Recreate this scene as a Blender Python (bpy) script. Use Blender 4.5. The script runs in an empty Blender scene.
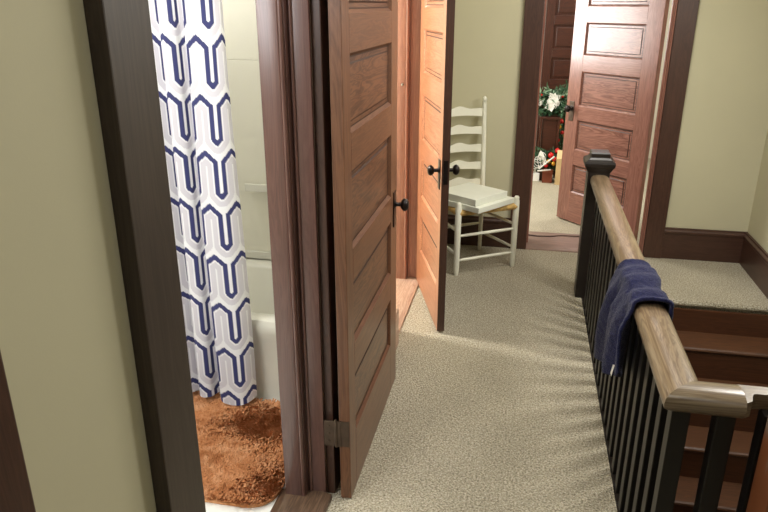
import bpy, bmesh, math, random
from mathutils import Vector, Matrix
random.seed(7)
C = bpy.context.scene.collection
sc = bpy.context.scene
R = math.radians
PI = math.pi

# ------------------------------------------------------------------ materials
def srgb(r, g, b):
    f = lambda c: (c/255/12.92) if c/255 <= .04045 else ((c/255+.055)/1.055)**2.4
    return (f(r), f(g), f(b), 1)

def mat_base(name, rough=.6, spec=.4):
    m = bpy.data.materials.new(name); m.use_nodes = True
    nt = m.node_tree; b = nt.nodes['Principled BSDF']
    b.inputs['Roughness'].default_value = rough
    b.inputs['Specular IOR Level'].default_value = spec
    return m, nt, b

def N(nt, t, **kw):
    n = nt.nodes.new(t)
    for k, v in kw.items(): setattr(n, k, v)
    return n

def coords(nt, scale=(1, 1, 1)):
    tc = N(nt, 'ShaderNodeTexCoord'); mp = N(nt, 'ShaderNodeMapping')
    mp.inputs['Scale'].default_value = scale
    nt.links.new(tc.outputs['Object'], mp.inputs['Vector'])
    return mp.outputs['Vector']

def ramp(nt, fac, stops):
    r = N(nt, 'ShaderNodeValToRGB'); e = r.color_ramp.elements
    while len(e) < len(stops): e.new(.5)
    for el, (p, c) in zip(e, stops): el.position = p; el.color = c
    nt.links.new(fac, r.inputs['Fac']); return r.outputs['Color']

def noise(nt, vec, scale, detail=3, rough=.5, dist=0):
    n = N(nt, 'ShaderNodeTexNoise'); n.inputs['Scale'].default_value = scale
    n.inputs['Detail'].default_value = detail; n.inputs['Roughness'].default_value = rough
    n.inputs['Distortion'].default_value = dist
    nt.links.new(vec, n.inputs['Vector']); return n.outputs['Fac']

def bump(nt, b, fac, strength=.3, dist=.002):
    bp = N(nt, 'ShaderNodeBump'); bp.inputs['Strength'].default_value = strength
    bp.inputs['Distance'].default_value = dist
    nt.links.new(fac, bp.inputs['Height']); nt.links.new(bp.outputs['Normal'], b.inputs['Normal'])

def mixc(nt, a, b_, fac, mode='MIX'):
    m = N(nt, 'ShaderNodeMix', data_type='RGBA', blend_type=mode)
    if isinstance(fac, float): m.inputs[0].default_value = fac
    else: nt.links.new(fac, m.inputs[0])
    for i, s in ((6, a), (7, b_)):
        if isinstance(s, tuple): m.inputs[i].default_value = s
        else: nt.links.new(s, m.inputs[i])
    return m.outputs[2]

def wood(name, dark, light, axis='z', rough=.38, coat=.15, strong=1.0, spec=.4):
    """wood with the grain running along one local axis"""
    m, nt, b = mat_base(name, rough, spec)
    s = {'x': (1.1, 14, 14), 'y': (14, 1.1, 14), 'z': (14, 14, 1.1)}[axis]
    v = coords(nt, s)
    n1 = noise(nt, v, 1.4, 4, .55, 1.3)
    rings = N(nt, 'ShaderNodeMath', operation='MULTIPLY'); rings.inputs[1].default_value = 9.0
    nt.links.new(n1, rings.inputs[0])
    fr = N(nt, 'ShaderNodeMath', operation='PINGPONG'); fr.inputs[1].default_value = .5
    nt.links.new(rings.outputs[0], fr.inputs[0])
    mr = N(nt, 'ShaderNodeMapRange'); mr.inputs[2].default_value = .5
    mr.inputs[1].default_value = 0; mr.inputs[3].default_value = .5-.35*strong; mr.inputs[4].default_value = .5+.35*strong
    nt.links.new(fr.outputs[0], mr.inputs[0])
    c1 = ramp(nt, mr.outputs[0], [(0.0, dark), (1.0, light)])
    s2 = {'x': (3, 160, 160), 'y': (160, 3, 160), 'z': (160, 160, 3)}[axis]
    n2 = noise(nt, coords(nt, s2), 1.0, 2)
    c2 = ramp(nt, n2, [(.35, (.7, .7, .7, 1)), (.6, (1, 1, 1, 1))])
    nt.links.new(mixc(nt, c1, c2, .55, 'MULTIPLY'), b.inputs['Base Color'])
    b.inputs['Coat Weight'].default_value = coat; b.inputs['Coat Roughness'].default_value = .25
    bump(nt, b, n2, .12, .001)
    return m

def plain(name, col, rough=.6, var=.06, scale=6, metallic=0, spec=.4, bs=.0, bscale=200):
    m, nt, b = mat_base(name, rough, spec)
    v = coords(nt)
    n = noise(nt, v, scale, 3)
    lo = tuple(c*(1-var) for c in col[:3])+(1,); hi = tuple(min(1, c*(1+var)) for c in col[:3])+(1,)
    nt.links.new(ramp(nt, n, [(.3, lo), (.7, hi)]), b.inputs['Base Color'])
    b.inputs['Metallic'].default_value = metallic
    if bs: bump(nt, b, noise(nt, v, bscale, 2), bs, .002)
    return m

def carpet(name, lo, mid, hi):
    m, nt, b = mat_base(name, 1.0, .05)
    v = coords(nt)
    n = noise(nt, v, 130, 3, .7)
    vo = N(nt, 'ShaderNodeTexVoronoi'); vo.inputs['Scale'].default_value = 150
    nt.links.new(v, vo.inputs['Vector'])
    c = ramp(nt, n, [(.34, lo), (.5, mid), (.66, hi)])
    big = noise(nt, v, 3.0, 3)
    c2 = ramp(nt, big, [(.3, (.88, .88, .88, 1)), (.7, (1, 1, 1, 1))])
    d = ramp(nt, vo.outputs['Distance'], [(.15, (1, 1, 1, 1)), (.75, (.55, .55, .55, 1))])
    cc = mixc(nt, mixc(nt, c, c2, 1.0, 'MULTIPLY'), d, .6, 'MULTIPLY')
    nt.links.new(cc, b.inputs['Base Color'])
    ad = N(nt, 'ShaderNodeMath', operation='SUBTRACT')
    nt.links.new(n, ad.inputs[0]); nt.links.new(vo.outputs['Distance'], ad.inputs[1])
    bump(nt, b, ad.outputs[0], .9, .008)
    return m

M = {}
M['wall'] = plain('sage_green_wall_paint', srgb(190, 184, 154), .75, .03, 2.5, bs=.05, bscale=300)
M['bath_wall'] = plain('pale_bathroom_wall', srgb(222, 219, 204), .45, .03, 2)
M['cream'] = plain('cream_room_wall', srgb(225, 218, 200), .8, .03, 2)
M['ceil'] = plain('white_ceiling', srgb(232, 230, 222), .9, .02, 2)
M['tub'] = plain('white_enamel', srgb(214, 212, 200), .2, .02, 2, spec=.6)
M['vinyl'] = plain('white_bathroom_floor', srgb(232, 234, 228), .35, .03, 8)
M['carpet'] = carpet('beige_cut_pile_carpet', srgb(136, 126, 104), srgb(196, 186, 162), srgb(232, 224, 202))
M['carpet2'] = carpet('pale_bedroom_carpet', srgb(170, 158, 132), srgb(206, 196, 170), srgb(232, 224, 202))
M['trim'] = wood('dark_trim_wood', srgb(52, 32, 24), srgb(86, 58, 46), 'z', .4, .2, .5)
M['trim_y'] = wood('dark_trim_wood_along_y', srgb(50, 31, 23), srgb(84, 56, 44), 'y', .4, .2, .5)
M['trim_x'] = wood('dark_trim_wood_along_x', srgb(50, 31, 23), srgb(84, 56, 44), 'x', .4, .2, .5)
M['trim_g'] = wood('dusty_dark_trim_wood', srgb(48, 39, 33), srgb(78, 66, 57), 'z', .45, .1, .4)
M['jamb'] = wood('reddish_jamb_wood', srgb(76, 50, 44), srgb(118, 84, 74), 'z', .3, .6, .5)
M['door_z'] = wood('door_wood_upright_grain', srgb(80, 50, 33), srgb(128, 88, 62), 'z', .36, .25, .7)
M['door_x'] = wood('door_wood_level_grain', srgb(80, 50, 33), srgb(128, 88, 62), 'x', .36, .25, .7)
M['panel'] = wood('door_panel_figured_wood', srgb(56, 33, 22), srgb(126, 86, 60), 'x', .34, .3, 1.25)
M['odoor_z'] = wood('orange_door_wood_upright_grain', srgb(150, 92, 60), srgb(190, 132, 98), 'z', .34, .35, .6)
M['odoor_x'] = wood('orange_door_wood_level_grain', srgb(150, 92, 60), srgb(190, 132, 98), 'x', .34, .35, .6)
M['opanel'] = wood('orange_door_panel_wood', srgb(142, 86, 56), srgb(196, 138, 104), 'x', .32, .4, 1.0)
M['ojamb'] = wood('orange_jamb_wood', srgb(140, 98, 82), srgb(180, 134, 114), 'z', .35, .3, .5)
M['pdoor_z'] = wood('pink_brown_door_wood_upright_grain', srgb(112, 68, 56), srgb(160, 110, 94), 'z', .26, .5, .7, .6)
M['pdoor_x'] = wood('pink_brown_door_wood_level_grain', srgb(112, 68, 56), srgb(160, 110, 94), 'x', .26, .5, .7, .6)
M['ppanel'] = wood('pink_brown_panel_wood', srgb(94, 54, 44), srgb(160, 110, 94), 'x', .26, .5, 1.0, .6)
M['groove'] = plain('dark_panel_groove', srgb(52, 30, 20), .5, .1, 20)
M['rail'] = wood('worn_handrail_wood', srgb(92, 68, 46), srgb(150, 130, 102), 'y', .3, .45, .9)
M['rail_x'] = wood('worn_handrail_wood_level', srgb(92, 74, 54), srgb(146, 130, 106), 'x', .3, .45, .9)
M['black'] = plain('near_black_baluster_paint', srgb(20, 17, 15), .38, .1, 20)
M['newel'] = plain('near_black_newel_wood', srgb(34, 28, 24), .35, .15, 12)
M['stair_x'] = wood('red_brown_stair_wood', srgb(58, 35, 20), srgb(98, 62, 37), 'x', .5, .08, .7)
M['riser'] = wood('dark_riser_wood', srgb(58, 33, 19), srgb(92, 55, 33), 'x', .45, .1, .6)
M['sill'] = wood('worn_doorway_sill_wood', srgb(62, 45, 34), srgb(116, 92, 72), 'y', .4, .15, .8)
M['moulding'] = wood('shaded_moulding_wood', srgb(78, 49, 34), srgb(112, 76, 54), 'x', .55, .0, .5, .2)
M['sill_lit'] = wood('sunlit_worn_sill_wood', srgb(142, 106, 84), srgb(200, 172, 150), 'y', .45, .15, .6)  # lighter copy of the sill wood; sunlight is put into its colour
M['sill_x'] = wood('grey_brown_sill_wood', srgb(116, 92, 82), srgb(158, 132, 118), 'x', .35, .3, .7)
M['bronze'] = plain('dark_bronze_metal', srgb(38, 32, 30), .32, .2, 30, .6)
M['iron'] = plain('aged_hinge_metal', srgb(92, 78, 66), .45, .2, 30, .7)
M['brass'] = plain('worn_nickel_metal', srgb(150, 140, 120), .3, .1, 30, .8)
M['chrome'] = plain('chrome', srgb(220, 220, 220), .15, .02, 10, 1)
M['white_paint'] = plain('white_chair_paint', srgb(226, 224, 206), .42, .04, 12)
M['rush'] = plain('straw_rush', srgb(196, 160, 96), .8, .2, 60, bs=.4, bscale=160)
M['box_white'] = plain('white_card_box', srgb(222, 223, 208), .6, .03, 8)
M['card'] = plain('tan_box_board', srgb(204, 176, 128), .8, .05, 12)
M['redbox'] = plain('red_brown_box_board', srgb(122, 62, 40), .7, .08, 12)
M['towel'] = None
M['green'] = plain('dark_green_leaves', srgb(52, 84, 54), .6, .35, 30)
M['sage'] = plain('frosted_green_leaves', srgb(122, 148, 118), .6, .25, 30)
M['petal'] = plain('white_petals', srgb(236, 234, 226), .6, .03, 30)
M['red'] = plain('glossy_red_ornament', srgb(190, 30, 26), .22, .1, 10)
M['gold'] = plain('gold_ornament', srgb(206, 160, 60), .25, .1, 10, .6)
M['tube'] = plain('white_plastic_tube', srgb(226, 224, 216), .5, .02, 10)
M['cable'] = plain('dark_cable_rubber', srgb(66, 48, 40), .5, .1, 10)
M['ward_x'] = wood('dark_red_wardrobe_wood', srgb(48, 23, 13), srgb(80, 40, 24), 'x', .4, .2, .8)
M['ward_z'] = wood('dark_red_wardrobe_wood_upright', srgb(48, 23, 13), srgb(80, 40, 24), 'z', .4, .2, .8)

def towel_mat():
    m, nt, b = mat_base('navy_terry_cloth', 1.0, .05)
    v = coords(nt); n = noise(nt, v, 260, 3, .7)
    nt.links.new(ramp(nt, n, [(.3, srgb(16, 17, 42)), (.7, srgb(42, 44, 82))]), b.inputs['Base Color'])
    b.inputs['Sheen Weight'].default_value = .15; b.inputs['Sheen Roughness'].default_value = .5
    bump(nt, b, n, .9, .004); return m
M['towel'] = towel_mat()

def rug_mat():
    m, nt, b = mat_base('rust_brown_shag', 1.0, .05)
    v = coords(nt); n = noise(nt, v, 16, 4, .65, .6); n2 = noise(nt, v, 220, 2)
    c = ramp(nt, n, [(.3, srgb(172, 108, 66)), (.5, srgb(206, 144, 98)), (.72, srgb(232, 180, 136))])
    c2 = ramp(nt, n2, [(.3, (.6, .6, .6, 1)), (.65, (1, 1, 1, 1))])
    nt.links.new(mixc(nt, c, c2, .4, 'MULTIPLY'), b.inputs['Base Color'])
    bump(nt, b, n2, .5, .003); return m
M['rug'] = rug_mat()

def curtain_mat():
    m, nt, b = mat_base('white_navy_grey_print_cloth', .8, .2)
    a = N(nt, 'ShaderNodeAttribute', attribute_name='print')
    nt.links.new(a.outputs['Color'], b.inputs['Base Color'])
    v = coords(nt, (1, 1, 1)); bump(nt, b, noise(nt, v, 500, 2), .1, .001)
    # a little light passes through the cloth
    tr = N(nt, 'ShaderNodeBsdfTranslucent'); mx = N(nt, 'ShaderNodeMixShader'); mx.inputs[0].default_value = .2
    nt.links.new(a.outputs['Color'], tr.inputs['Color'])
    out = nt.nodes['Material Output']
    nt.links.new(b.outputs[0], mx.inputs[1]); nt.links.new(tr.outputs[0], mx.inputs[2])
    nt.links.new(mx.outputs[0], out.inputs['Surface']); return m
M['curtain'] = curtain_mat()

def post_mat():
    # orange varnish; upper grey paints in wear and light on the left face
    m, nt, b = mat_base('worn_lit_orange_post_wood', .35, .4)
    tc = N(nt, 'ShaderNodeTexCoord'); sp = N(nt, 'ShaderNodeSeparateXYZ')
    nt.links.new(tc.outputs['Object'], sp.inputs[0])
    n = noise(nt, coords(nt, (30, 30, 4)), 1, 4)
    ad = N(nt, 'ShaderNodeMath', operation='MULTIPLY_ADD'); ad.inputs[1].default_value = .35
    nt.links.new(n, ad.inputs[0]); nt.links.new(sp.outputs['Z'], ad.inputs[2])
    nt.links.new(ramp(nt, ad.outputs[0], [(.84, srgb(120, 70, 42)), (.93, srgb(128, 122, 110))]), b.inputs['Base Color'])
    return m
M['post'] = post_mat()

# ------------------------------------------------------------------ geometry helpers
def box(bm, x0, x1, y0, y1, z0, z1, bev=0):
    vs = [bm.verts.new((x, y, z)) for x in (x0, x1) for y in (y0, y1) for z in (z0, z1)]
    fs = []
    for idx in ((0, 1, 3, 2), (4, 6, 7, 5), (0, 4, 5, 1), (2, 3, 7, 6), (0, 2, 6, 4), (1, 5, 7, 3)):
        fs.append(bm.faces.new([vs[i] for i in idx]))
    if bev:
        es = list({e for f in fs for e in f.edges})
        bmesh.ops.bevel(bm, geom=es, offset=bev, segments=2, affect='EDGES', profile=.6)

def prism(bm, prof, origin, u, v, w0, w1, wdir):
    """extrude closed profile (list of 2-D points in u,v) along wdir"""
    o, u, v, w = Vector(origin), Vector(u), Vector(v), Vector(wdir)
    a = [bm.verts.new(o+u*p[0]+v*p[1]+w*w0) for p in prof]
    b = [bm.verts.new(o+u*p[0]+v*p[1]+w*w1) for p in prof]
    n = len(prof)
    bm.faces.new(a[::-1]); bm.faces.new(b)
    for i in range(n): bm.faces.new((a[i], a[(i+1) % n], b[(i+1) % n], b[i]))

def lathe(bm, prof, origin=(0, 0, 0), axis=(0, 0, 1), seg=20):
    """prof: (r, h) pairs"""
    ax = Vector(axis).normalized(); o = Vector(origin)
    t = Vector((1, 0, 0)) if abs(ax.x) < .9 else Vector((0, 1, 0))
    u = ax.cross(t).normalized(); v = ax.cross(u)
    rings = []
    for r, h in prof:
        if r < 1e-6: rings.append([bm.verts.new(o+ax*h)])
        else: rings.append([bm.verts.new(o+ax*h+(u*math.cos(2*PI*i/seg)+v*math.sin(2*PI*i/seg))*r) for i in range(seg)])
    for a, b in zip(rings, rings[1:]):
        for i in range(seg):
            j = (i+1) % seg
            if len(a) == 1 and len(b) == 1: continue
            if len(a) == 1: bm.faces.new((a[0], b[j], b[i]))
            elif len(b) == 1: bm.faces.new((a[i], a[j], b[0]))
            else: bm.faces.new((a[i], a[j], b[j], b[i]))
    for k, flip in ((0, True), (-1, False)):
        if len(rings[k]) > 1: bm.faces.new(rings[k][::-1] if flip else rings[k])

def tube(bm, pts, r, seg=10):
    pts = [Vector(p) for p in pts]; n = len(pts); rings = []
    rr = r if isinstance(r, (list, tuple)) else [r]*n
    prev = None
    for i, p in enumerate(pts):
        t = (pts[min(i+1, n-1)]-pts[max(i-1, 0)]).normalized()
        if prev is None:
            h = Vector((0, 0, 1)) if abs(t.z) < .9 else Vector((1, 0, 0)); u = t.cross(h).normalized()
        else: u = (prev-t*prev.dot(t)).normalized()
        prev = u; v = t.cross(u)
        rings.append([bm.verts.new(p+(u*math.cos(2*PI*k/seg)+v*math.sin(2*PI*k/seg))*rr[i]) for k in range(seg)])
    for a, b in zip(rings, rings[1:]):
        for i in range(seg): bm.faces.new((a[i], a[(i+1) % seg], b[(i+1) % seg], b[i]))
    bm.faces.new(rings[0][::-1]); bm.faces.new(rings[-1])

def obj(name, bm, m, parent=None, smooth=None, loc=None):
    bmesh.ops.recalc_face_normals(bm, faces=bm.faces[:])
    me = bpy.data.meshes.new(name); bm.to_mesh(me); bm.free()
    for mm in (m if isinstance(m, list) else [m]): me.materials.append(mm)
    if smooth:
        me.shade_smooth()
        if smooth < 180: me.set_sharp_from_angle(angle=R(smooth))
    o = bpy.data.objects.new(name, me); C.objects.link(o)
    if parent: o.parent = parent
    if loc: o.location = loc
    return o

def tag(o, label, cat, group=None, kind=None):
    o['label'] = label; o['category'] = cat
    if group: o['group'] = group
    if kind: o['kind'] = kind
    return o

def thing(name, label, cat, loc=(0, 0, 0), rz=0, group=None, kind=None):
    o = bpy.data.objects.new(name, None); C.objects.link(o)
    o.location = loc; o.rotation_euler = (0, 0, rz); o.empty_display_size = .1
    return tag(o, label, cat, group, kind)

def boxes(name, lst, m, parent=None, bev=0, smooth=None):
    bm = bmesh.new()
    for b in lst: box(bm, *b, bev=bev)
    return obj(name, bm, m, parent, smooth)

def struct(o, label, cat): return tag(o, label, cat, None, 'structure')

# ------------------------------------------------------------------ key dimensions (metres)
XW = -.60          # hall face of the left wall
XB = -.74          # its other face
YF = 4.72          # hall face of the far wall
YG = 4.90          # its bedroom face
XR = 1.52          # right wall
ZC = 2.55          # ceiling
YS = 4.0          # edge of the landing, top of the stairs
XS = .472          # left side of the stairwell
YN = 1.64          # near side of the stairwell
DH = 2.00          # door head

# ------------------------------------------------------------------ shell
ops = [(-.42, .465), (1.007, 1.895), (3.10, 3.97)]
segs, y = [], -2.2
for a, b in ops:
    segs.append((XB, XW, y, a-.02, 0, ZC)); segs.append((XB, XW, a-.02, b+.02, DH+.02, ZC)); y = b+.02
segs.append((XB, XW, y, YG, 0, ZC))
struct(boxes('wall_left', segs, M['wall']), 'sage green hallway wall pierced by the bathroom doorway', 'wall')
struct(boxes('wall_far', [(XW, .06, YF, YG, 0, ZC), (.90, XR+.12, YF, YG, 0, ZC), (.06, .90, YF, YG, DH+.02, ZC)], M['wall']),
       'sage green wall at the far end of the hallway', 'wall')
struct(boxes('wall_right', [(XR, XR+.12, -2.2, YF, -2.6, ZC)], M['wall']), 'sage green wall to the right of the stairs', 'wall')
struct(boxes('wall_rear', [(XB, XR+.12, -2.34, -2.2, 0, ZC)], M['wall']), 'sage green wall behind the viewer', 'wall')
struct(boxes('ceiling', [(-2.9, 2.6, -2.34, 8.2, ZC, ZC+.1)], M['ceil']), 'plain white ceiling', 'ceiling')
# stairwell sides below the floor
struct(boxes('wall_stairwell', [(XS-.10, XS-.005, YN, YS-.03, -2.6, -.09), (XS-.10, XR, YN-.12, YN, -2.6, -.09)], M['trim_x']),
       'dark wooden panelling lining the stairwell under the railing', 'wall')
# floors
bm = bmesh.new()
for b in ((XW, .412, -2.2, YF, -.09, 0), (.412, XR, -2.2, YN-.20, -.09, 0), (.412, XR, YS-.015, YF, -.09, 0)): box(bm, *b)
# rounded carpet lip over the landing edge
prism(bm, [(0, 0), (-.012, -.004), (-.022, -.016), (-.022, -.026), (-.016, -.036), (0, -.04)], (0, YS-.015, 0), (0, 1, 0), (0, 0, 1), XS, XR, (1, 0, 0))
struct(obj('floor', bm, M['carpet']), 'beige cut pile carpet of hallway and landing', 'floor')
struct(boxes('floor', [(-2.9, XB+.04, -.3, 3.2, -.09, 0)], M['vinyl']), 'white bathroom floor under the rust brown rug', 'floor')
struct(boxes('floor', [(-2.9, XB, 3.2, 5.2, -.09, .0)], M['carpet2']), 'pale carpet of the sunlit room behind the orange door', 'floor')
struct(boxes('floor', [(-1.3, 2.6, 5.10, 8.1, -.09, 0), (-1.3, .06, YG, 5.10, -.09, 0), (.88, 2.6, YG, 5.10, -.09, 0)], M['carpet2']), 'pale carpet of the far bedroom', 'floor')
struct(boxes('floor', [(-1, 2.6, -1.5, 4.8, -2.75, -2.6)], M['stair_x']), 'wooden floor at the foot of the stairs', 'floor')
# wooden edging under the railing
struct(boxes('trim_1', [(.412, XS, YN-.20, YS, -.09, 0), (XS, XR, YN-.20, YN, -.09, 0)], M['newel']), 'dark wooden edge board under the balusters', 'trim')
# bathroom walls
struct(boxes('wall_bathroom_left', [(-2.9, -2.78, -.3, 3.2, 0, ZC)], M['bath_wall']), 'pale bathroom wall at the far left', 'wall')
struct(boxes('wall_bathroom_near', [(-2.78, XB, -.42, -.3, 0, ZC)], M['bath_wall']), 'pale bathroom wall on the near side', 'wall')
struct(boxes('wall_partition', [(-2.9, XB-.003, 3.15, 3.28, 0, ZC)], M['bath_wall']), 'pale wall behind the bathtub', 'wall')  # extra thickness on the far side added to cut the side room light
struct(boxes('wall_bathroom_right', [(XB-.012, XB-.002, -.3, .905, 0, ZC), (XB-.012, XB-.002, 2.03, 3.15, 0, ZC)], M['bath_wall']), 'pale bathroom lining of the hallway wall', 'wall')
# sunlit room walls
struct(boxes('wall_side_room', [(-2.9, -2.8, 3.22, 5.2, 0, ZC), (-2.8, XB, 5.2, 5.3, 0, ZC)], M['cream']), 'cream walls of the sunlit room', 'wall')
# bedroom walls
struct(boxes('wall_bedroom', [(-1.4, -1.3, YG, 8.1, 0, ZC), (2.6, 2.7, YG, 8.1, 0, ZC), (-1.4, 2.7, 8.1, 8.2, 0, ZC), (-1.4, XB, YG, YG+.1, 0, ZC), (XR+.12, 2.7, YG-.1, YG, 0, ZC)], M['cream']),
       'cream walls of the far bedroom', 'wall')

# ------------------------------------------------------------------ trim
trim_n = [1]
def trim(bm_or_list, m, label, bev=0, smooth=None):
    trim_n[0] += 1
    nm = 'trim_%d' % trim_n[0]
    o = boxes(nm, bm_or_list, m, None, bev) if isinstance(bm_or_list, list) else obj(nm, bm_or_list, m, None, smooth)
    return struct(o, label, 'door trim')

# left wall casings (0.12 wide, 0.03 proud)
def casing_left(y0, y1, m, label, face=XW, s=1, h=DH+.12):
    bm = bmesh.new()
    t = .03 if s > 0 else .004
    box(bm, min(face, face+t*s), max(face, face+t*s), y0, y1, 0, h, .003 if s > 0 else 0)
    return trim(bm, m, label)
casing_left(.465, .592, M['trim'], 'dark wooden upright casing at the far left edge of view')
casing_left(.885, 1.007, M['trim_g'], 'dusty dark upright casing on the near side of the bathroom doorway')
casing_left(1.915, 2.03, M['trim'], 'dark upright casing hidden behind the brown door')
casing_left(2.975, 3.085, M['trim'], 'dark upright casing on the near side of the sunlit doorway')
casing_left(3.985, 4.09, M['trim'], 'dark upright casing on the far side of the sunlit doorway')
for a, b, w in ((-.54, .585, 'doorway nearest the viewer'), (.885, 2.03, 'bathroom doorway'), (2.975, 4.09, 'sunlit doorway')):
    trim([(XW, XW+.035, a, b, DH+.121, DH+.26)] if w != 'x' else [], M['trim_y'], 'dark head casing over the ' + w, .003)
# bathroom side casing
casing_left(1.905, 2.02, M['jamb'], 'casing on the bathroom side of the far jamb', face=XB, s=-1)
casing_left(.90, 1.0, M['jamb'], 'casing on the bathroom side of the near jamb', face=XB, s=-1)

def jamb(yf, s, m, label, stop_w=.075):
    """upright door jamb: yf = rabbet face; s=+1 when the board lies beyond yf"""
    bm = bmesh.new()
    ys = sorted((yf, yf+.018*s)); box(bm, XB-.001, XW+.001, ys[0], ys[1], 0, DH, .001)
    ys = sorted((yf-.036*s, yf)); box(bm, XB+.003, XB+stop_w-.012, ys[0], ys[1], 0, DH, .002)
    # rounded bead at the corner of the stop
    lathe(bm, [(.0075, 0), (.0075, DH)], (XB+stop_w-.006, yf-.030*s, 0), (0, 0, 1), 14)
    ys = sorted((yf-.026*s, yf)); box(bm, XB+stop_w-.012, XB+stop_w+.004, ys[0], ys[1], 0, DH)
    lathe(bm, [(.005, 0), (.005, DH)], (XB+stop_w+.014, yf-.003*s, 0), (0, 0, 1), 10)
    return trim(bm, m, label, smooth=40)
jamb(1.895, 1, M['jamb'], 'reddish brown moulded jamb on the far side of the bathroom doorway')
jamb(1.007, -1, M['trim_g'], 'jamb on the near side of the bathroom doorway')
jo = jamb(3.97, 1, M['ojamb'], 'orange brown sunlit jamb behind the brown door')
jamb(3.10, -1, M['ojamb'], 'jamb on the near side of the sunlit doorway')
bm = bmesh.new(); lathe(bm, [(.004, 0), (.004, .02), (.009, .022), (.011, .03), (.007, .038), (0, .04)], (-.69, 3.934, 1.22), (0, -1, 0), 14)
obj('latch_catch', bm, M['chrome'], jo, 40)
trim([(XB, XW, a, b, DH, DH+.019) for a, b in ops], M['trim_y'], 'head jambs of the doorways in the left wall')
# sills
bm = bmesh.new()
prism(bm, [(-.765, -.02), (-.765, .004), (-.735, .018), (-.605, .02), (-.578, .012), (-.572, -.02)], (0, 0, 0), (1, 0, 0), (0, 0, 1), 1.007, 1.895, (0, 1, 0))
trim(bm, M['sill'], 'worn brown wooden sill of the bathroom doorway')
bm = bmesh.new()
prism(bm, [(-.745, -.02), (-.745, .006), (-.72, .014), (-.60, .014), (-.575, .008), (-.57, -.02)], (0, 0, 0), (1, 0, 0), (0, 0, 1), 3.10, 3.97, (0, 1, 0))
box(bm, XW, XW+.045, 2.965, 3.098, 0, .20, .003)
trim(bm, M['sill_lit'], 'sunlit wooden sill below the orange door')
bm = bmesh.new()
prism(bm, [(4.69, -.02), (4.695, .008), (4.73, .016), (4.98, .016), (5.0, .008), (5.0, -.02)], (0, 0, 0), (0, 1, 0), (0, 0, 1), .08, .88, (1, 0, 0))
box(bm, .06, .88, 5.0, 5.105, -.05, .005)
trim(bm, M['sill_x'], 'grey brown wooden sill of the far bedroom doorway')
# far doorway casing and jambs
trim([(-.045, .078, YF-.03, YF, 0, DH+.12)], M['trim'], 'dark upright casing left of the far bedroom doorway', .003)
bm = bmesh.new()
box(bm, .874, .995, YF-.03, YF, 0, DH+.12, .003)
trim(bm, M['trim'], 'dark upright casing right of the far bedroom doorway')
bm = bmesh.new()
for k, xx in enumerate((.849, .858, .867)):
    lathe(bm, [(.0052, 0), (.0052, DH+.03)], (xx, YF-.018-.003*k, 0), (0, 0, 1), 10)
box(bm, .845, .885, YF-.015, YF, 0, DH+.03)
trim(bm, M['pdoor_z'], 'pinkish beaded moulding on the inner edge of the right casing', smooth=40)
trim([(-.045, .995, YF-.035, YF, DH+.121, DH+.26)], M['trim_x'], 'dark head casing over the far bedroom doorway', .003)
bm = bmesh.new()
box(bm, .06, .08, YF, YG, 0, DH); box(bm, .88, .90, YF, YG, 0, DH); box(bm, .06, .90, YF, YG, DH, DH+.02)
box(bm, .08, .092, 4.80, 4.88, 0, DH)
trim(bm, M['pdoor_z'], 'wooden jambs lining the far bedroom doorway')

def base_prof(h=.22, t=.02):
    return [(0, 0), (t, 0), (t, h-.045), (t+.006, h-.035), (t+.006, h-.022), (t-.004, h-.012), (t-.006, h), (0, h)]
def baseboard(side, label, segl, m):
    bm = bmesh.new()
    for o, u, w0, w1, wd in segl: prism(bm, base_prof(), o, u, (0, 0, 1), w0, w1, wd)
    struct(obj('baseboard_'+side, bm, m), label, 'baseboard')
baseboard('far', 'tall dark baseboard along the far wall', [((0, YF, 0), (0, -1, 0), -.60, -.045, (1, 0, 0)), ((0, YF, 0), (0, -1, 0), .995, XR, (1, 0, 0))], M['trim_x'])
baseboard('right', 'tall dark baseboard along the right wall of the landing', [((XR, 0, 0), (-1, 0, 0), YS-.04, YF-.02, (0, 1, 0)), ((XR, 0, 0), (-1, 0, 0), -2.2, YN-.20, (0, 1, 0))], M['trim_y'])
baseboard('left', 'tall dark baseboard along the left wall', [((XW, 0, 0), (1, 0, 0), a, b, (0, 1, 0)) for a, b in ((.585, .885), (2.03, 2.97), (4.09, YF-.02))], M['trim_y'])

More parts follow.
